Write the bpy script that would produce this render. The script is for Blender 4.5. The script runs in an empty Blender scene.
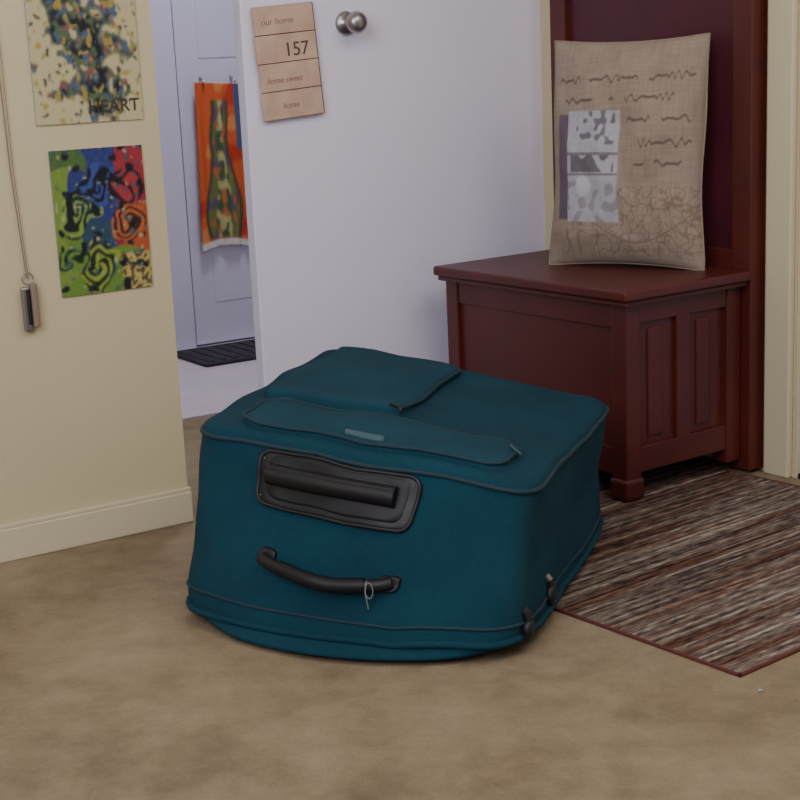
import bpy, math, bmesh, random
from mathutils import Vector, Matrix, noise
random.seed(4)
sc=bpy.context.scene
# ------------------------------------------------------------------ helpers
def lin(c):
    return tuple((v/12.92 if v<=0.04045 else ((v+0.055)/1.055)**2.4) for v in [x/255.0 for x in c])
def mat(name,rgb,rough=0.6,metal=0.0,spec=0.5,var=0.0,scale=8,bump=0.0,bscale=200,rgb2=None,detail=4,sheen=0):
    m=bpy.data.materials.new(name); m.use_nodes=True; nt=m.node_tree; b=nt.nodes['Principled BSDF']
    b.inputs['Roughness'].default_value=rough; b.inputs['Metallic'].default_value=metal
    b.inputs['Specular IOR Level'].default_value=spec
    if sheen: b.inputs['Sheen Weight'].default_value=sheen
    c=lin(rgb); tc=nt.nodes.new('ShaderNodeTexCoord')
    if var>0 or rgb2:
        n=nt.nodes.new('ShaderNodeTexNoise'); n.inputs['Scale'].default_value=scale; n.inputs['Detail'].default_value=detail
        r=nt.nodes.new('ShaderNodeValToRGB')
        c2=lin(rgb2) if rgb2 else tuple(min(1,v*(1+var)) for v in c)
        c1=c if rgb2 else tuple(v*(1-var) for v in c)
        r.color_ramp.elements[0].position=0.35; r.color_ramp.elements[1].position=0.65
        r.color_ramp.elements[0].color=(*c1,1); r.color_ramp.elements[1].color=(*c2,1)
        nt.links.new(tc.outputs['Object'],n.inputs['Vector']); nt.links.new(n.outputs['Fac'],r.inputs['Fac'])
        nt.links.new(r.outputs['Color'],b.inputs['Base Color'])
    else: b.inputs['Base Color'].default_value=(*c,1)
    if bump>0:
        n2=nt.nodes.new('ShaderNodeTexNoise'); n2.inputs['Scale'].default_value=bscale
        bp=nt.nodes.new('ShaderNodeBump'); bp.inputs['Strength'].default_value=bump; bp.inputs['Distance'].default_value=0.01
        nt.links.new(tc.outputs['Object'],n2.inputs['Vector']); nt.links.new(n2.outputs['Fac'],bp.inputs['Height'])
        nt.links.new(bp.outputs['Normal'],b.inputs['Normal'])
    return m
def paintmat(name,rough=0.6,spec=0.3):
    m=bpy.data.materials.new(name); m.use_nodes=True; nt=m.node_tree; b=nt.nodes['Principled BSDF']
    a=nt.nodes.new('ShaderNodeAttribute'); a.attribute_name='Paint'
    nt.links.new(a.outputs['Color'],b.inputs['Base Color']); b.inputs['Roughness'].default_value=rough
    b.inputs['Specular IOR Level'].default_value=spec
    return m
def link(o,parent=None):
    bpy.context.collection.objects.link(o)
    if parent: o.parent=parent
    return o
def empty(name,loc=(0,0,0),rz=0,rot=None):
    e=bpy.data.objects.new(name,None); e.empty_display_size=0.1; e.location=loc
    e.rotation_euler=rot if rot else (0,0,math.radians(rz)); return link(e)
def meshobj(name,verts,faces,m,parent=None,smooth=False):
    me=bpy.data.meshes.new(name); me.from_pydata([tuple(v) for v in verts],[],faces); me.update()
    if m: me.materials.append(m)
    if smooth:
        for p in me.polygons: p.use_smooth=True
    return link(bpy.data.objects.new(name,me),parent)
def box(name,x0,x1,y0,y1,z0,z1,m,parent=None,bev=0.0,seg=2):
    bm=bmesh.new(); bmesh.ops.create_cube(bm,size=1)
    for v in bm.verts:
        v.co=Vector(((x0+x1)/2+v.co.x*(x1-x0),(y0+y1)/2+v.co.y*(y1-y0),(z0+z1)/2+v.co.z*(z1-z0)))
    if bev>0: bmesh.ops.bevel(bm,geom=bm.edges[:],offset=bev,segments=seg,affect='EDGES',profile=0.5)
    me=bpy.data.meshes.new(name); bm.to_mesh(me); bm.free(); me.materials.append(m)
    return link(bpy.data.objects.new(name,me),parent)
def place(o,loc,rz): o.location=loc; o.rotation_euler=(0,0,math.radians(rz)); return o
def tube(name,pts,r,m,parent=None,closed=False,sx=1.0):
    cu=bpy.data.curves.new(name,'CURVE'); cu.dimensions='3D'; cu.bevel_depth=r; cu.bevel_resolution=3
    sp=cu.splines.new('POLY'); sp.points.add(len(pts)-1)
    for i,p in enumerate(pts): sp.points[i].co=(p[0],p[1],p[2],1)
    sp.use_cyclic_u=closed; sp.use_smooth=True
    cu.use_fill_caps=True; cu.materials.append(m)
    return link(bpy.data.objects.new(name,cu),parent)
def lathe(name,prof,m,parent=None,seg=24,axis='z'):
    vs=[];fs=[]
    for r,h in prof:
        for i in range(seg):
            a=2*math.pi*i/seg; vs.append((r*math.cos(a),r*math.sin(a),h))
    for j in range(len(prof)-1):
        for i in range(seg):
            k=(i+1)%seg; fs.append((j*seg+i,j*seg+k,(j+1)*seg+k,(j+1)*seg+i))
    fs.append(tuple(range(seg))[::-1]); fs.append(tuple((len(prof)-1)*seg+i for i in range(seg)))
    return meshobj(name,vs,fs,m,parent,True)
def painted(name,nx,ny,pos,col,m,parent=None,smooth=True):
    vs=[];cs=[];fs=[]
    for j in range(ny+1):
        for i in range(nx+1):
            u=i/nx; v=j/ny; vs.append(pos(u,v)); cs.append(lin(col(u,v)))
    for j in range(ny):
        for i in range(nx):
            a=j*(nx+1)+i; fs.append((a,a+1,a+nx+2,a+nx+1))
    o=meshobj(name,vs,fs,m,parent,smooth)
    at=o.data.color_attributes.new('Paint','FLOAT_COLOR','POINT')
    for i,c in enumerate(cs): at.data[i].color=(*c,1)
    return o
def mix(a,b,t): t=max(0,min(1,t)); return tuple(a[i]*(1-t)+b[i]*t for i in range(3))
def ns(x,y,z=0): return noise.noise(Vector((x,y,z)))
def soft(fn,d=.006):
    def g(u,v):
        s=[0,0,0]
        for du,dv,w_ in ((0,0,2),(d,0,1),(-d,0,1),(0,d,1),(0,-d,1)):
            c=fn(min(1,max(0,u+du)),min(1,max(0,v+dv)))
            for i in range(3): s[i]+=c[i]*w_/6
        return tuple(s)
    return g

# ------------------------------------------------------------------ materials
M_wall=mat('cream_wall_paint',(210,196,156),0.75,var=0.03,scale=2,bump=0.05,bscale=120)
M_base=mat('cream_trim_paint',(214,202,168),0.5)
M_white=mat('white_door_daylight_tint',(242,237,255),0.5,var=0.012,scale=3)  # white door paint; the daylight's lavender cast is mixed into its colour
M_hallwhite=mat('hall_white_paint',(214,212,234),0.5)
M_ceil=mat('ceiling_paint',(225,222,212),0.8)
M_tile=mat('pale_tile',(212,200,208),0.35,var=0.05,scale=5)
M_matdark=mat('dark_mat_rubber',(44,40,50),0.8,var=0.2,scale=60)
M_wood=mat('cherry_wood',(76,25,19),0.42,rgb2=(89,32,24),scale=5,bump=0.03,bscale=60)
M_woodd=mat('cherry_wood_back',(70,18,30),0.45,rgb2=(82,24,36),scale=4)
M_teal=mat('teal_polyester',(24,62,76),0.9,spec=0.15,var=0.12,scale=5,bump=0.35,bscale=450)
M_teal2=mat('teal_pocket_fabric',(30,68,82),0.9,spec=0.15,var=0.10,scale=7,bump=0.35,bscale=450)
M_tealp=mat('teal_piping',(16,48,60),0.75)
M_blk=mat('black_plastic',(22,22,24),0.5)
M_blk2=mat('black_grip_rubber',(13,13,15),0.55)
M_metal=mat('brushed_nickel',(170,165,165),0.3,metal=0.9)
M_silver=mat('grey_metal',(140,135,130),0.35,metal=0.7)
M_tag=mat('pale_tag',(160,166,168),0.6)
M_tie=mat('dull_tie_metal',(120,130,132),0.6)
M_brand=mat('brand_patch_grey',(60,90,100),0.6)
M_cord=mat('cord',(140,122,104),0.8)
M_paint=paintmat('painted_art',0.55)
M_cloth=paintmat('printed_cloth',0.9,0.1)
M_redb=mat('rug_red_binding',(98,50,42),0.95)

# floor : worn beige-brown carpet
def floor_mat():
    m=bpy.data.materials.new('worn_taupe_carpet'); m.use_nodes=True; nt=m.node_tree; b=nt.nodes['Principled BSDF']
    tc=nt.nodes.new('ShaderNodeTexCoord')
    def nz(s,d,rough=0.55):
        n=nt.nodes.new('ShaderNodeTexNoise'); n.inputs['Scale'].default_value=s; n.inputs['Detail'].default_value=d; n.inputs['Roughness'].default_value=rough
        nt.links.new(tc.outputs['Object'],n.inputs['Vector']); return n
    n1=nz(2.4,6); n2=nz(10,7,0.75); n3=nz(160,3)
    r=nt.nodes.new('ShaderNodeValToRGB'); e=r.color_ramp.elements
    e[0].position=0.34; e[0].color=(*lin((112,97,76)),1); e[1].position=0.66; e[1].color=(*lin((162,147,121)),1)
    k=e.new(0.5); k.color=(*lin((143,127,102)),1)
    a=nt.nodes.new('ShaderNodeMath'); a.operation='MULTIPLY_ADD'; a.inputs[1].default_value=0.5
    nt.links.new(n2.outputs['Fac'],a.inputs[0])
    s=nt.nodes.new('ShaderNodeMath'); s.operation='MULTIPLY'; s.inputs[1].default_value=0.5
    nt.links.new(n1.outputs['Fac'],s.inputs[0]); nt.links.new(s.outputs[0],a.inputs[2])
    nt.links.new(a.outputs[0],r.inputs['Fac']); nt.links.new(r.outputs['Color'],b.inputs['Base Color'])
    bp=nt.nodes.new('ShaderNodeBump'); bp.inputs['Strength'].default_value=0.4; bp.inputs['Distance'].default_value=0.006
    nt.links.new(n3.outputs['Fac'],bp.inputs['Height']); nt.links.new(bp.outputs['Normal'],b.inputs['Normal'])
    b.inputs['Roughness'].default_value=0.85; b.inputs['Specular IOR Level'].default_value=0.2
    return m
M_floor=floor_mat()
def rug_mat():
    m=bpy.data.materials.new('striped_woven_rug'); m.use_nodes=True; nt=m.node_tree; b=nt.nodes['Principled BSDF']
    tc=nt.nodes.new('ShaderNodeTexCoord')
    def st(sx,sy,off,det=3,dist=.2):
        mp=nt.nodes.new('ShaderNodeMapping'); mp.inputs['Scale'].default_value=(sx,sy,1); mp.inputs['Location'].default_value=(off,off,0)
        nt.links.new(tc.outputs['Object'],mp.inputs['Vector'])
        n=nt.nodes.new('ShaderNodeTexNoise'); n.inputs['Scale'].default_value=1.0; n.inputs['Detail'].default_value=det; n.inputs['Roughness'].default_value=0.6
        n.inputs['Distortion'].default_value=dist
        nt.links.new(mp.outputs[0],n.inputs['Vector']); return n
    # per-row stripe colour, broken up by shorter yarn flecks
    n=st(1.2,92,0,2,.1); nf=st(26,110,3.1,2,.3)
    ad=nt.nodes.new('ShaderNodeMath'); ad.operation='MULTIPLY_ADD'; ad.inputs[1].default_value=.42
    nt.links.new(nf.outputs['Fac'],ad.inputs[0])
    ml=nt.nodes.new('ShaderNodeMath'); ml.operation='MULTIPLY'; ml.inputs[1].default_value=.58
    nt.links.new(n.outputs['Fac'],ml.inputs[0]); nt.links.new(ml.outputs[0],ad.inputs[2])
    r=nt.nodes.new('ShaderNodeValToRGB'); e=r.color_ramp.elements
    e[0].position=0.37; e[0].color=(*lin((56,48,46)),1); e[1].position=0.64; e[1].color=(*lin((172,162,146)),1)
    for p_,c in ((0.43,(76,64,60)),(0.49,(108,94,84)),(0.55,(126,112,100))):
        k=e.new(p_); k.color=(*lin(c),1)
    nt.links.new(ad.outputs[0],r.inputs['Fac'])
    n4=st(1.5,30,7.3,2)
    r2=nt.nodes.new('ShaderNodeValToRGB'); e=r2.color_ramp.elements
    e[0].position=.40; e[0].color=(*lin((214,178,166)),1); e[1].position=.52; e[1].color=(1,1,1,1)
    nt.links.new(n4.outputs['Fac'],r2.inputs['Fac'])
    mx=nt.nodes.new('ShaderNodeMix'); mx.data_type='RGBA'; mx.blend_type='MULTIPLY'; mx.inputs[0].default_value=1
    nt.links.new(r.outputs['Color'],mx.inputs[6]); nt.links.new(r2.outputs['Color'],mx.inputs[7])
    nt.links.new(mx.outputs[2],b.inputs['Base Color'])
    bp=nt.nodes.new('ShaderNodeBump'); bp.inputs['Strength'].default_value=0.5; bp.inputs['Distance'].default_value=0.004
    nt.links.new(nf.outputs['Fac'],bp.inputs['Height']); nt.links.new(bp.outputs['Normal'],b.inputs['Normal'])
    b.inputs['Roughness'].default_value=0.95; b.inputs['Specular IOR Level'].default_value=0.1
    return m
M_rug=rug_mat()

# ------------------------------------------------------------------ room shell
WA=32.4; WP=(-.444,3.007,0)                 # left wall frame (x along wall, -y faces room)
BA=35.5; BN=(.455,2.943,0)                  # hall bench frame / right wall frame
floor=box('floor',-4,4,-1.5,8,-.05,0,M_floor)
ceil=box('ceiling',-4,4,-1.5,8,2.5,2.55,M_ceil)
wl=place(box('wall_left',-3.2,-.006,0,.11,0,2.5,M_wall),WP,WA)
bl=empty('baseboard_left',WP,WA)
box('board',-3.2,-.002,-.012,0,0,.066,M_base,bl,.003)
box('cap',-3.2,-.002,-.008,0,.066,.074,M_base,bl,.002)
# hall
HP=(-.59,5.02,0)
wb=place(box('wall_back',-2.2,1.6,0.03,.13,0,2.5,M_hallwhite),HP,WA)
hd=empty('door_1',HP,WA)
box('slab',-.10,.72,-.005,.028,.012,2.03,M_hallwhite,hd,.002)
for (a,b,c,d) in ((-.02,.27,.15,.75),(.35,.64,.15,.75),(-.02,.27,.95,1.9),(.35,.64,.95,1.9)):
    box('panel',a,b,-.007,-.004,c,d,M_hallwhite,hd,.0015)
for a,b in ((-.19,-.108),(.728,.81)):
    box('casing',a,b,-.018,.028,0,2.11,M_hallwhite,hd,.003)
box('casing_head',-.19,.81,-.018,.028,2.04,2.12,M_hallwhite,hd,.003)
tl=place(box('floor_hall_tile',-1.6,.95,0,1.08,0.0,.006,M_tile),(-.482,3.98,0),WA)
mt=empty('door_mat',(-.56,4.78,.006),WA)
box('mat_base',-.13,.5,-.13,.15,0,.012,M_matdark,mt,.004)
for i in range(14):
    box('rib',-.11+i*.044,-.09+i*.044,-.11,.13,.011,.015,M_matdark,mt,.001)
# right wall with door
WX=.418
wr=empty('wall_right',BN,BA)
box('segment_bench',WX,WX+.1,-.085,1.5,0,2.5,M_wall,wr)
box('segment_over_door',WX,WX+.1,-.96,-.085,2.08,2.5,M_wall,wr)
box('segment_near',WX,WX+.1,-3.0,-.96,0,2.5,M_wall,wr)
tr=empty('trim_1',BN,BA)
box('casing_far',WX-.018,WX-.001,-.080,-.012,0,2.14,M_base,tr,.004)
box('casing_near',WX-.018,WX-.001,-1.045,-.955,0,2.14,M_base,tr,.004)
box('casing_head',WX-.018,WX-.001,-.955,-.080,2.05,2.14,M_base,tr,.004)
box('jamb_far',WX-.001,WX+.1,-.092,-.086,0,2.05,M_base,tr,.001)
d2=empty('door_2',BN,BA)
box('slab',WX+.03,WX+.065,-.95,-.094,.012,2.045,M_hallwhite,d2,.002)
for (a,b,c,d) in ((-.86,-.58,.2,.8),(-.48,-.20,.2,.8),(-.86,-.58,1.0,1.9),(-.48,-.20,1.0,1.9)):
    box('panel',WX+.024,WX+.031,a,b,c,d,M_hallwhite,d2,.003)
box('door_gap_shade',WX+.0,WX+.1,-.955,-.094,0,.011,M_blk,d2)  # black strip fills the gap under the door, standing in for its shade

# ------------------------------------------------------------------ open white door
DP=(-.325,3.314,0)
dr=empty('door_3',DP,WA)
box('slab',.024,.850,0,.036,.015,2.04,M_white,dr,.003)
for z in (.25,1.0,1.8):
    box('hinge',.842,.852,.034,.04,z,z+.09,M_metal,dr,.001)
def knob(sy,nm):
    k=lathe(nm,[(.026,0),(.027,.004),(.022,.009),(.010,.012),(.009,.026),(.014,.031),(.0225,.040),(.025,.050),(.022,.060),(.014,.067),(.004,.069)],M_metal,dr)
    k.location=(.285,0 if sy<0 else .036,1.003); k.rotation_euler=(math.radians(90*(-sy)),0,0)
knob(-1,'knob_front'); knob(1,'knob_back')

# wooden sign on the door
sg=empty('wooden_plank_sign',DP,WA)
sgp=bpy.data.objects.new('planks',None); link(sgp,sg); sgp.location=(.127,-.004,.925); sgp.rotation_euler=(0,math.radians(-4.0),0)
M_plank=mat('plank_wood',(202,168,144),0.75,rgb2=(216,186,160),scale=22,bump=.1)
M_plankshadow=mat('plank_edge_shadow',(110,76,60),0.7)  # brown of the sign's edge with its shadow put into the colour
M_ink=mat('sign_ink',(168,134,114),0.8)
M_ink2=mat('sign_ink_dark',(96,70,60),0.8)
hh=.242/4
for i in range(4):
    box('plank_%d'%(i+1),-.077+.003*(i%2),.073,-.014,-.004,-.121+i*hh+.0008,-.121+(i+1)*hh-.0008,M_plank,sgp,.0012)
box('edge_shadow_board',-.070,.080,-.005,.003,-.121,.121,M_plankshadow,sgp,.001)  # dark board juts past the right side, standing in for the edge shadow
def word(txt,x,z,size,parent,m,y,rot=(math.radians(90),0,0),shear=0):
    cu=bpy.data.curves.new('lettering','FONT'); cu.body=txt; cu.size=size; cu.extrude=.0004; cu.materials.append(m); cu.shear=shear
    o=bpy.data.objects.new('lettering',cu); link(o,parent); o.location=(x,y,z); o.rotation_euler=rot; return o
word('our home',-.060,.082,.020,sgp,M_ink,-.0147,shear=.2)
word('157',-.010,.012,.042,sgp,M_ink2,-.0147)
word('home sweet',-.062,-.042,.018,sgp,M_ink,-.0147,shear=.3)
word('home',-.03,-.098,.018,sgp,M_ink,-.0147,shear=.3)

# ------------------------------------------------------------------ posters on left wall
def poster(name,s0,s1,z0,z1,nx,ny,col,rot=0):
    e=empty(name,WP,WA)
    g=bpy.data.objects.new('mount',None); link(g,e); g.location=((s0+s1)/2,-.003,(z0+z1)/2); g.rotation_euler=(0,math.radians(rot),0)
    w=(s1-s0)/2; h=(z1-z0)/2
    painted('print',nx,ny,lambda u,v:((2*u-1)*w,-.0015-.0006*math.sin(6*u+4*v),(2*v-1)*h),col,M_paint,g)
    box('backing',-w,w,0,.003,-h,h,M_tag,g)
    return g
def swirl(u,v):
    x=u; y=v*1.5
    dx=.06*ns(x*4,y*4,3); dy=.06*ns(x*4,y*4,9)
    X=u+dx*1.6; Y=v+dy*1.6
    c=(104,136,54)
    if Y>.42+.12*math.sin(7*X): c=(50,58,116) if X<.66 else (156,48,60)
    if X<.14+.06*math.sin(9*Y) : c=(118,144,60)
    if X>.72 and .28<Y<.60: c=(174,84,48)
    if .3<X<.62 and Y<.5 and Y>.28: c=(46,74,92)
    if Y>.86 and X<.36: c=(80,106,56)
    for cx,cy,R,k,ca,cb in ((.25,.86,.24,62,(128,156,66),(28,34,34)),(.50,1.12,.22,58,(60,78,146),(22,24,38)),(.42,.30,.25,60,(148,158,60),(34,48,32)),(.80,1.08,.19,64,(164,58,62),(42,26,34)),(.14,.34,.16,80,(106,138,58),(32,50,32)),(.78,.72,.2,66,(184,106,56),(66,32,30))):
        r=math.hypot(x+dx*2.2-cx,y+dy*2.2-cy)
        if r<R:
            q=math.sin(k*r+2.2*math.atan2(y-cy,x-cx)+4.5*ns(x*7,y*7,2))
            c = cb if q<-.35 else (ca if q>.2 else c)
    if u>.68 and v<.26:
        c=(190,172,96) if ns(u*26,v*36,5)>-.05 else (84,66,52)
    if ns(x*9,y*9,20)>.36: c=(26,30,36)
    if ns(x*14,y*14,60)>.40: c=mix(c,(60,90,110),.7)
    if ns(x*17,y*17,40)>.5: c=(170,166,130)
    k_=12*ns(x*40,y*40,3)
    return tuple(max(0,q_+k_) for q_ in c)
poster('abstract_art_poster',-.238,-.049,.500,.779,96,144,soft(swirl,.011))
def splat(u,v):
    c=(196,184,142)
    ax=.52+.10*math.sin(v*5+1)
    env=max(0,1-abs(u-ax)/.46)
    a=ns(u*6,v*9,1)+.8*ns(u*16,v*25,2)
    lev_=a+1.25*env-.50
    if v<.16: lev_-=(.16-v)*4
    if lev_>.0: c=(140,140,112)
    if lev_>.14: c=(108,112,94)
    if lev_>.28: c=(78,86,84)
    if lev_>.50: c=(52,56,60)
    if lev_>.72: c=(34,34,40)
    if lev_>-.1:
        if ns(u*12,v*18,7)>.28: c=(160,142,74)
        if ns(u*13,v*19,17)>.27: c=(76,98,124)
        if ns(u*13,v*19,37)>.28: c=(82,106,72)
        if ns(u*12,v*18,27)>.38: c=(128,88,84)
    if ns(u*22,v*33,31)>.44: c=(74,68,60)
    if ns(u*18,v*27,51)>.46: c=(170,150,76)
    return c
g=poster('mixed_media_poster',-.256,-.040,.828,1.20,100,168,soft(splat,.009),rot=0)
M_dim=mat('worn_lettering',(66,60,56),0.8,var=.3,scale=120)
word('HEART',-.004,-.168,.034,g,M_dim,-.0028)

# hanging cord with trinkets
kc=empty('hanging_keychain',WP,WA)
tube('cord',[(-.318,-.006,1.32),(-.320,-.006,1.0),(-.316,-.006,.75),(-.306,-.008,.545)],.0012,M_cord,kc)
tube('cord_b',[(-.318,-.006,1.32),(-.312,-.006,1.0),(-.310,-.006,.75),(-.303,-.008,.545)],.0008,M_cord,kc)
n=lathe('nail',[(.004,0),(.004,.012),(.001,.013)],M_metal,kc,10); n.location=(-.317,0,1.32); n.rotation_euler=(math.radians(90),0,0)
box('tag_metal',-.322,-.305,-.018,-.008,.444,.530,M_silver,kc,.004)
box('tag_dark',-.304,-.290,-.020,-.006,.450,.536,M_cord,kc,.004)
box('tag_light',-.313,-.307,-.022,-.017,.458,.526,M_blk,kc,.002)
tube('ring',[(-.306+.011*math.cos(a*.5236),-.012,.545+.011*math.sin(a*.5236)) for a in range(12)],.0014,M_metal,kc,True)

# towel on hall door
def towc(u,v):
    c=(212,98,58)
    n_=ns(u*3,v*6,2)
    if n_>.25: c=(190,68,48)
    if n_<-.3: c=(220,138,80)
    x=(u-.46-.08*ns(v*4,1,1)); 
    b=.25+.08*math.cos((v-.22)*9) if v<.55 else .15
    if v<.90 and v>.05 and abs(x)<b:
        c=(108,124,74) if ns(u*6,v*9,8)>-.1 else (104,88,122)
        if abs(x)<b*.4: c=(190,182,124) if ns(u*8,v*14,4)>0 else (76,98,70)
        if ns(u*10,v*18,14)>.25: c=(196,110,70)
    if abs(abs(x)-b)<.03 and .05<v<.90: c=(92,80,64)
    if v>.6 and abs(u-.85)<.05: c=(80,96,130)
    if v<.05: c=(220,214,210)
    return c
tw=empty('printed_hand_towel',HP,WA)
def towpos(u,v):
    w0=-.068+.015*v; w1=.118+.02*(1-v)
    x=w0+(w1-w0)*u
    z=.325+(.875-.325)*v+.02*(1-v)*math.sin(3*u)-.012*u
    y=-.030-.006*math.sin(u*14+2*v)-.004*math.sin(u*31)*(1-v)
    return (x,y,z)
painted('cloth',50,120,towpos,soft(towc,.016),M_cloth,tw).modifiers.new('thick','SOLIDIFY').thickness=.003
for x in (-.02,.09): tube('hook',[(x,-.006,.890),(x,-.034,.880),(x,-.036,.868)],.004,M_metal,tw)

# ------------------------------------------------------------------ hall bench
hb=empty('hall_tree_bench',BN,BA)
L=.62; Dp=.368; T=.45
box('lid',-.004,Dp,-.006,L+.006,T-.022,T,M_wood,hb,.006,3)
box('lid_moulding',.006,Dp,.006,L,T-.034,T-.0225,M_wood,hb,.003)
i0=.022
for (x,y) in ((i0,i0),(i0,L-.05),(Dp-.045,i0)):
    box('corner_post',x,x+.042,y,y+.042,.03,T-.034,M_wood,hb,.003)
for (x,y) in ((i0,i0),(i0,L-.05)):
    box('bun_foot',x-.006,x+.048,y-.006,y+.048,.006,.052,M_wood,hb,.008,3)
y0=i0+.04; y1=L-.048
box('front_top_rail',i0+.004,i0+.03,y0,y1,T-.085,T-.034,M_wood,hb,.002)
box('front_bottom_rail',i0+.004,i0+.03,y0,y1,.055,.115,M_wood,hb,.002)
box('front_panel',i0+.010,i0+.024,y0,y1,.11,T-.08,M_wood,hb)
x0=i0+.04; x1=Dp-.043
box('side_top_rail',x0,x1,i0+.004,i0+.03,T-.075,T-.034,M_wood,hb,.002)
box('side_bottom_rail',x0,x1,i0+.004,i0+.03,.06,.115,M_wood,hb,.002)
box('side_mid_stile',(x0+x1)/2-.02,(x0+x1)/2+.02,i0+.004,i0+.03,.11,T-.07,M_wood,hb,.002)
box('side_panel',x0,x1,i0+.014,i0+.024,.11,T-.07,M_wood,hb)
for a in (x0+.033,(x0+x1)/2+.045):
    box('side_raised_slat',a,a+.042,i0+.010,i0+.016,.13,T-.09,M_wood,hb,.003)
box('far_side_panel',x0,x1,L-.04,L-.02,.06,T-.034,M_wood,hb)
box('bottom_board',x0,x1,i0+.03,L-.05,.07,.085,M_wood,hb)
for a,b in ((-.002,.052),(L-.052,L)):
    box('back_post',Dp,Dp+.046,a,b,.008,1.78,M_wood,hb,.003)
box('back_panel',Dp+.016,Dp+.032,.05,L-.05,.08,1.74,M_woodd,hb)
box('back_mid_rail',Dp+.006,Dp+.038,.05,L-.05,1.28,1.36,M_wood,hb,.003)
box('back_seat_rail',Dp+.006,Dp+.038,.05,L-.05,.44,.49,M_wood,hb,.003)
box('crown',Dp-.05,Dp+.044,-.03,L+.03,1.78,1.815,M_wood,hb,.006)
for i in range(4):
    y=.12+i*.127
    tube('coat_hook',[(Dp+.006,y,1.33),(Dp-.04,y,1.315),(Dp-.06,y,1.33),(Dp-.062,y,1.36)],.005,M_silver,hb)

# ------------------------------------------------------------------ pillow
pe=empty('burlap_throw_pillow',(.508,3.285,.453),rot=(math.radians(-5),0,math.radians(-33)))
PW=.365; PH=.496; PT=.068
def pil(u,v,side):
    a=2*u-1; b=2*v-1
    edge=(1-abs(a)**2.4)*(1-abs(b)**2.4)
    th=PT*max(0,edge)**.6
    x=a*PW/2*(1-.05*(1-b*b)*abs(a)**3+.015*math.sin(5*b)*abs(a)**3); z=b*PH/2*(1-.045*(1-a*a)*abs(b)**3)
    th+= (.010*ns(a*2.2,b*2.2,2)+.004*ns(a*6,b*6,7))*min(1,edge*2)
    return (x,-side*th,z+PH/2-.004)
def ptext(u,v):
    base=(154,139,122); k=ns(u*90,v*8,1)*9+ns(u*8,v*100,5)*9+ns(u*5,v*5,8)*8
    c=tuple(x+k for x in base)
    ink=(96,80,74)
    rows=[(.825,.08,.95,.034),(.735,.45,.84,.028),(.64,.56,.94,.030),(.54,.60,.96,.032),(.735,.12,.34,.02),(.45,.62,.90,.028)]
    for i,(r0,ua,ub,am) in enumerate(rows):
        if ua<u<ub:
            gap=math.sin(u*17+i*2.3)
            if gap<-.86: continue
            ph=u*125+i*1.7+2.5*math.sin(u*23+i)
            tgt=r0+.02*(u-.5)+am*.55*math.sin(ph)*(.5+.5*math.sin(u*31+i*2))
            if abs(v-tgt)<.0055: c=mix(c,ink,.8)
    if v<.36 and u>.1:
        q=abs(v-(.20+.09*math.sin(u*6+1)))
        w_=ns(u*3,v*4,2)>-.25 and v>.05
        if q<.004 or (abs(ns(u*12,v*14,13))<.04 and w_) or (abs(ns(u*22,v*26,33))<.06 and w_ and u>.45): c=mix(c,(112,88,76),.45)
    if .09<u<.20 and .21<v<.67: c=mix(c,(92,78,98),.75)
    if .17<u<.52 and .20<v<.685:
        c=(176,174,180)
        if abs(u-.345)<.15 and .42<v<.50 and ns(u*12,v*12,4)>-.15: c=(112,106,110)
        if v>.54 and abs(u-.36)<.13 and ns(u*30,v*32,6)>.14: c=(120,114,124)
        if v<.38 and ns(u*16,v*20,9)>.08: c=(152,148,152)
        if math.hypot((u-.29)*1.0,(v-.36)*1.2)<.055: c=(194,194,200)
        if abs(v-.50)<.005 or abs(v-.41)<.004: c=(128,120,126)
        kk=8*ns(u*40,v*40,3); c=tuple(q_+kk for q_ in c)
    return c
painted('front',170,220,lambda u,v:pil(u,v,1),soft(ptext,.003),M_cloth,pe)
M_burlap=mat('burlap',(150,134,116),0.95,var=.1,scale=60,bump=.3,bscale=300)
vs=[];fs=[];n_=30
for j in range(n_+1):
    for i in range(n_+1):
        q_=pil(i/n_,j/n_,-1); vs.append((q_[0],q_[1]*.8,q_[2]))
for j in range(n_):
    for i in range(n_):
        a=j*(n_+1)+i; fs.append((a,a+n_+1,a+n_+2,a+1))
meshobj('back',vs,fs,M_burlap,pe,True)
ed=[pil(i/20,0,1) for i in range(20)]+[pil(1,i/20,1) for i in range(20)]+[pil(1-i/20,1,1) for i in range(20)]+[pil(0,1-i/20,1) for i in range(20)]
tube('seam',ed,.0025,M_burlap,pe,True)

# ------------------------------------------------------------------ rug
rg=empty('striped_area_rug',(.487,2.080,0),38)
RW=.865; RL=1.30
o=box('woven_field',0.006,RW-.006,0.006,RL-.006,0,.004,M_rug,rg,.001)
box('binding_near',0,RW,0,.006,0,.005,M_redb,rg,.001)
box('binding_left',0,.006,0,RL,0,.005,M_redb,rg,.001)
box('binding_far',0,RW,RL-.006,RL,0,.005,M_redb,rg,.001)
box('binding_right',RW-.006,RW,0,RL,0,.005,M_redb,rg,.001)

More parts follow.
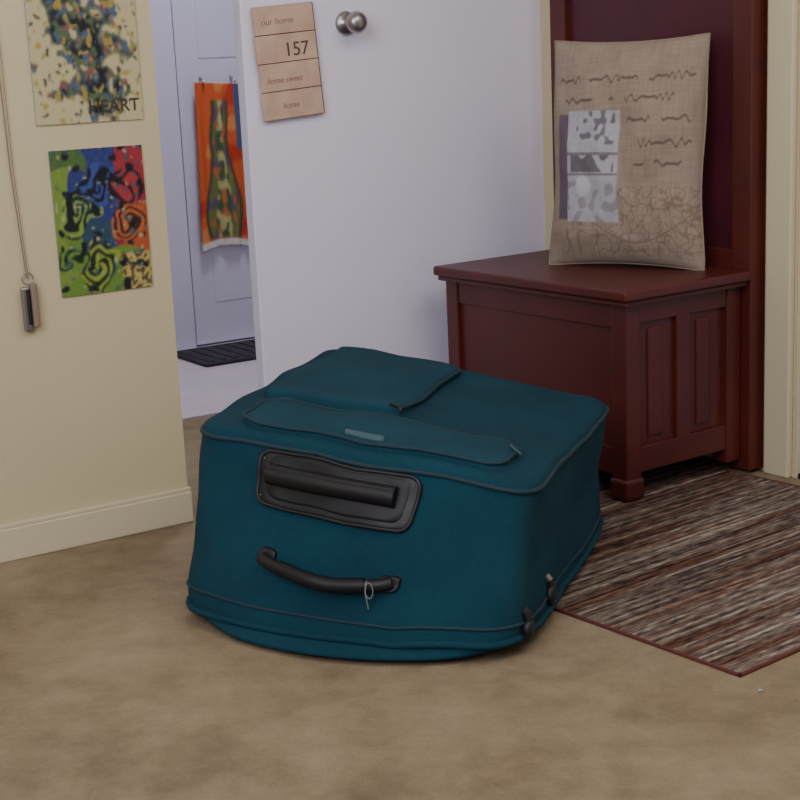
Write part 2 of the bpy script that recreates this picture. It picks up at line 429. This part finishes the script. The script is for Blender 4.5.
# ------------------------------------------------------------------ suitcase
su=empty('teal_suitcase',(0,2.6,0)); O=Vector((0,2.6,0))
def V(x,y,z): return Vector((x,y,z))-O
Z0=.0055
lev={
 'b':[V(-.325,2.335,Z0),V(.122,2.178,Z0),V(.34,2.76,Z0),V(-.14,3.02,Z0)],
 'p':[V(-.388,2.425,.026),V(.160,2.172,.032),V(.380,2.80,.034),V(-.16,3.10,.034)],
 't':[V(-.352,2.475,.322),V(.196,2.217,.262),V(.396,2.780,.262),V(-.143,3.124,.322)]}
bul={'b':[.072,.02,.02,.02],'p':[.060,.018,.015,.015],'t':[.004,.006,.006,.006]}
def nrm(c,i):
    d=c[(i+1)%4]-c[i]; n=Vector((d.y,-d.x,0)); return n.normalized()
def edgept(c,b,i,s): return c[i].lerp(c[(i+1)%4],s)+nrm(c,i)*b[i]*4*s*(1-s)
NE=12; NC=5
def ring(c,b,r):
    out=[]
    for i in range(4):
        ln=(c[(i+1)%4]-c[i]).length; a=r/ln
        for k in range(NE): out.append(edgept(c,b,i,a+(1-2*a)*k/(NE-1)))
        j=(i+1)%4; ln2=(c[(j+1)%4]-c[j]).length
        p0=edgept(c,b,i,1-a); p2=edgept(c,b,j,r/ln2); p1=c[j]
        for k in range(1,NC):
            t=k/NC; out.append(p0*(1-t)**2+p1*2*t*(1-t)+p2*t*t)
    return out
def lerpc(a,b,t): return [a[i].lerp(b[i],t) for i in range(4)]
def lerpb(a,b,t): return [a[i]*(1-t)+b[i]*t for i in range(4)]
def inset(c,d,dz):
    cen=sum(c,Vector())/4
    return [p+(cen-p).normalized()*d*1.41+Vector((0,0,dz)) for p in c]
rings=[]
cb,cp,ct=lev['b'],lev['p'],lev['t']
rings.append(ring(inset(cb,.10,0),lerpb(bul['b'],bul['b'],0),.05))
rings.append(ring(cb,bul['b'],.08))
m1=lerpc(cb,cp,.6); m1=[p+Vector((0,0,-.005)) for p in m1]
rings.append(ring(m1,lerpb(bul['b'],bul['p'],.5),.07))
rings.append(ring(lerpc(cb,cp,.9),bul['p'],.06))
for t in (0,.05,.12,.2,.3,.4,.5,.6,.7,.8,.88,.95,1.0): rings.append(ring(lerpc(cp,ct,t),lerpb(bul['p'],bul['t'],t),.055))
ctop=inset(ct,.006,.010); rings.append(ring(ctop,bul['t'],.055))
ctop2=inset(ct,.018,.014); rings.append(ring(ctop2,bul['t'],.05))
cen=sum(ctop2,Vector())/4
base=rings[-1]
for f_ in (.92,.82,.7,.58,.45,.3,.15):
    rings.append([cen+(p-cen)*f_+Vector((0,0,.008*(1-f_**2))) for p in base])
N=len(rings[0]); vs=[];fs=[]
for r_ in rings: vs+=r_
for j in range(len(rings)-1):
    for i in range(N):
        k=(i+1)%N; fs.append((j*N+i,j*N+k,(j+1)*N+k,(j+1)*N+i))
fs.append(tuple(range(N))[::-1]); fs.append(tuple((len(rings)-1)*N+i for i in range(N)))
def wr_(v):
    if v.z<.030: return v
    n1=ns(v.x*6,v.y*6,v.z*10)*.008+ns(v.x*15,v.y*15,v.z*26+4)*.0045
    n2=ns(v.x*6+5,v.y*6,v.z*10)*.008+ns(v.x*15+9,v.y*15,v.z*26+4)*.004
    return v+Vector((n1,n2,.007*ns(v.x*7,v.y*7,2)+.006*ns(v.x*13,v.y*13,6)))
vs=[wr_(v) for v in vs]
sh=meshobj('shell',vs,fs,M_teal,su,True)
ss=sh.modifiers.new('sub','SUBSURF'); ss.levels=1; ss.render_levels=1
def out(ringp,d,dz=0):
    c=sum(ringp,Vector())/len(ringp); res=[]
    for p in ringp:
        n=(p-c); n.z=0; n.normalize(); res.append(wr_(p)+n*d+Vector((0,0,dz)))
    return res
tube('piping_bottom',out(ring(cp,bul['p'],.055),.001),.006,M_teal,su,True)
tube('piping_top',out(ring(lerpc(cp,ct,.97),bul['t'],.055),.0005,.004),.0040,M_tealp,su,True)
tube('zipper_track',out(ring(lerpc(cp,ct,.10),lerpb(bul['p'],bul['t'],.1),.055),-.0008),.003,M_tealp,su,True)
def Top(s,t):
    p=(ctop2[0].lerp(ctop2[1],s)).lerp(ctop2[3].lerp(ctop2[2],s),t)
    rr=max(abs(2*s-1),abs(2*t-1)); p=p+Vector((0,0,.008*(1-rr*rr)))
    return wr_(p)
def Face(s,h):
    p=edgept(lerpc(cp,ct,h),lerpb(bul['p'],bul['t'],h),0,s); return wr_(p)
def Side(s,h): return wr_(edgept(lerpc(cp,ct,h),lerpb(bul['p'],bul['t'],h),1,s))
def rrect(a0,a1,b0,b1,ra,rb,n=6,m=8):
    o=[]
    cs=[(a1-ra,b0+rb,-90),(a1-ra,b1-rb,0),(a0+ra,b1-rb,90),(a0+ra,b0+rb,180)]
    for ci,(cx,cy,an) in enumerate(cs):
        for k in range(n+1):
            t=math.radians(an+90*k/n); o.append((cx+ra*math.cos(t),cy+rb*math.sin(t)))
        nx=cs[(ci+1)%4]; t2=math.radians(nx[2]); q=(nx[0]+ra*math.cos(t2),nx[1]+rb*math.sin(t2)); p=o[-1]
        for k in range(1,m): o.append((p[0]+(q[0]-p[0])*k/m,p[1]+(q[1]-p[1])*k/m))
    return o
def patch(name,fn,nr,ol,h,m,parent=su,hole=None,puff=0.0):
    ca=sum(p[0] for p in ol)/len(ol); cb_=sum(p[1] for p in ol)/len(ol)
    def sc_(f): return [(ca+(a-ca)*f,cb_+(b-cb_)*f) for a,b in ol]
    lv=[(sc_(1.0),-.004),(sc_(1.0),h*.7),(sc_(.975),h)]
    for f_ in (.85,.72,.6,.46,.32,.2,.1): lv.append((sc_(f_),h+puff*(1-f_)))
    vs=[];fs=[]; n=len(ol)
    for l,hh_ in lv:
        for a,b in l: vs.append(fn(a,b)+nr*hh_)
    for j in range(len(lv)-1):
        for i in range(n):
            k=(i+1)%n; fs.append((j*n+i,j*n+k,(j+1)*n+k,(j+1)*n+i))
    fs.append(tuple((len(lv)-1)*n+i for i in range(n)))
    return meshobj(name,vs,fs,m,parent,True)
UP=Vector((.03,.0,1)).normalized()
FN=nrm(cp,0); SN=nrm(cp,1)
patch('lower_pocket',Top,UP,rrect(.10,.93,.008,.245,.08,.07),.010,M_teal2,puff=.007)
patch('upper_pocket',Top,UP,rrect(.05,.52,.30,.97,.03,.03),.015,M_teal2,puff=.005)
tube('lower_pocket_zip',[Top(a,b)+UP*.009 for a,b in rrect(.10,.93,.008,.245,.08,.07)],.003,M_tealp,su,True)
tube('upper_pocket_zip',[Top(a,b)+UP*.010 for a,b in ((.07,.315),(.2,.312),(.35,.31),(.50,.31),(.52,.33),(.523,.5),(.525,.7),(.525,.95))],.0035,M_tealp,su)
patch('brand_patch',Top,UP,rrect(.44,.57,.030,.052,.01,.01),.017,M_brand)
tube('zip_pull',[Top(.90,.20)+UP*.014,Top(.93,.17)+UP*.014,Top(.95,.15)+UP*.013],.002,M_brand,su)
tube('zip_pull_b',[Top(.50,.31)+UP*.019,Top(.53,.29)+UP*.021,Top(.545,.26)+UP*.019],.003,M_blk,su)
ho=rrect(.225,.695,.66,.965,.035,.07)
patch('handle_housing',Face,FN,ho,.006,M_blk)
tube('housing_rim',[Face(a,b)+FN*.005 for a,b in ho],.0035,M_blk,su,True)
patch('housing_well',Face,FN,rrect(.250,.670,.70,.950,.03,.05),.0072,M_blk2)
def straight(s0,s1,h0,h1,d,n):
    a=Face(s0,h0)+FN*d; b=Face(s1,h1)+FN*d; return [a.lerp(b,k/n)+FN*.004*math.sin(math.pi*k/n) for k in range(n+1)]
gp=straight(.262,.640,.845,.850,.013,12)
tube('pull_grip',gp,.0175,M_blk2,su)
tube('grip_edge',[p+Vector((0,0,.013))+FN*.006 for p in gp],.0035,M_blk,su)
for s_ in (.24,.68):
    for h_ in (.71,.92):
        k=Face(s_,h_)+FN*.0075
        tube('screw',[k,k+FN*.002],.0018,M_silver,su)
hp=[]
for k in range(25):
    t=k/24; s_=.290+.375*t
    hp.append(Face(s_,.385-.036*math.sin(math.pi*t)-.02*t)+FN*(.008+.018*math.sin(math.pi*t)**.5))
tube('carry_handle',hp,.0105,M_blk,su)
tube('carry_handle_grip',hp[4:21],.0125,M_blk2,su)
patch('handle_mount_a',Face,FN,rrect(.262,.325,.345,.435,.02,.03),.008,M_blk)
patch('handle_mount_b',Face,FN,rrect(.625,.690,.31,.40,.02,.03),.008,M_blk)
tg=hp[22]
tube('zip_tie',[tg+Vector((-.010,0,.012))+FN*.012,tg+Vector((-.012,0,-.004))+FN*.015,tg+Vector((-.011,0,-.022))+FN*.012,tg+Vector((-.012,0,-.036))+FN*.006],.0013,M_tie,su)
tube('zip_tie_loop',[tg+Vector((-.006,0,-.004))+FN*.014+Vector((.006*math.cos(a*.5236),0,.013*math.sin(a*.5236))) for a in range(12)],.0009,M_tie,su,True)
for s_,h_,r_ in ((.06,.06,.015),(.24,.10,.017)):
    p=Side(s_,h_)
    w=lathe('side_foot',[(r_*.5,-.007),(r_*.92,-.006),(r_,0),(r_*.92,.006),(r_*.5,.007)],M_blk,su)
    w.location=p+SN*.004; w.rotation_euler=(math.radians(90),0,math.radians(70))
    tube('foot_bracket',[p-SN*.004+Vector((0,0,.03)),p+SN*.003+Vector((0,0,.024)),p+SN*.005],.007,M_blk,su)
q=Side(.20,.27); tube('side_buckle',[q-SN*.002,q+SN*.005+Vector((0,0,-.008))],.0055,M_silver,su)
for a,b in ((.12,.06),(.86,.06)):
    c0=cb[0].lerp(cb[1],a)+Vector((0,.04,0))
    box('skid_foot',c0.x-.02,c0.x+.02,c0.y-.01,c0.y+.01,0,.008,M_blk,su,.001)

li=empty('paper_scrap',(.505,2.03,0))
meshobj('scrap',[(-.004,-.002,.001),(.003,-.003,.002),(.005,.003,.001),(-.002,.003,.003)],[(0,1,2,3)],M_tag,li)

# ------------------------------------------------------------------ lights
def area(name,loc,tgt,size,e,col):
    l=bpy.data.lights.new(name,'AREA'); l.energy=e; l.size=size; l.color=col
    o=bpy.data.objects.new(name,l); link(o); o.location=loc
    d=Vector(tgt)-Vector(loc); o.rotation_euler=d.to_track_quat('-Z','Y').to_euler(); return o
area('ceiling_lamp_light',(.8,1.5,2.42),(.2,2.3,0),1.6,31,(1,.93,.82))
area('window_daylight',(-.9,.3,1.8),(.1,3.7,1.1),1.5,45,(.84,.85,1.0))
area('hall_light',(-.2,4.3,2.42),(-.4,4.5,0),.5,24,(.86,.88,1.0))
w=bpy.data.worlds.new('World'); sc.world=w; w.use_nodes=True
w.node_tree.nodes['Background'].inputs[0].default_value=(.98,.96,1,1); w.node_tree.nodes['Background'].inputs[1].default_value=.36

# ------------------------------------------------------------------ camera
p=math.radians(12.8); t=math.radians(2.6)
f=Vector((0,math.cos(p),-math.sin(p))); r0=Vector((1,0,0)); u0=Vector((0,math.sin(p),math.cos(p)))
R=r0*math.cos(t)-u0*math.sin(t); U=u0*math.cos(t)+r0*math.sin(t)
cam=bpy.data.cameras.new('camera'); co=bpy.data.objects.new('camera',cam); link(co)
mm=Matrix((R,U,-f)).transposed().to_4x4(); mm.translation=Vector((0,0,.92)); co.matrix_world=mm
cam.sensor_width=36; cam.lens=36*1500/800; cam.clip_start=.05
sc.camera=co
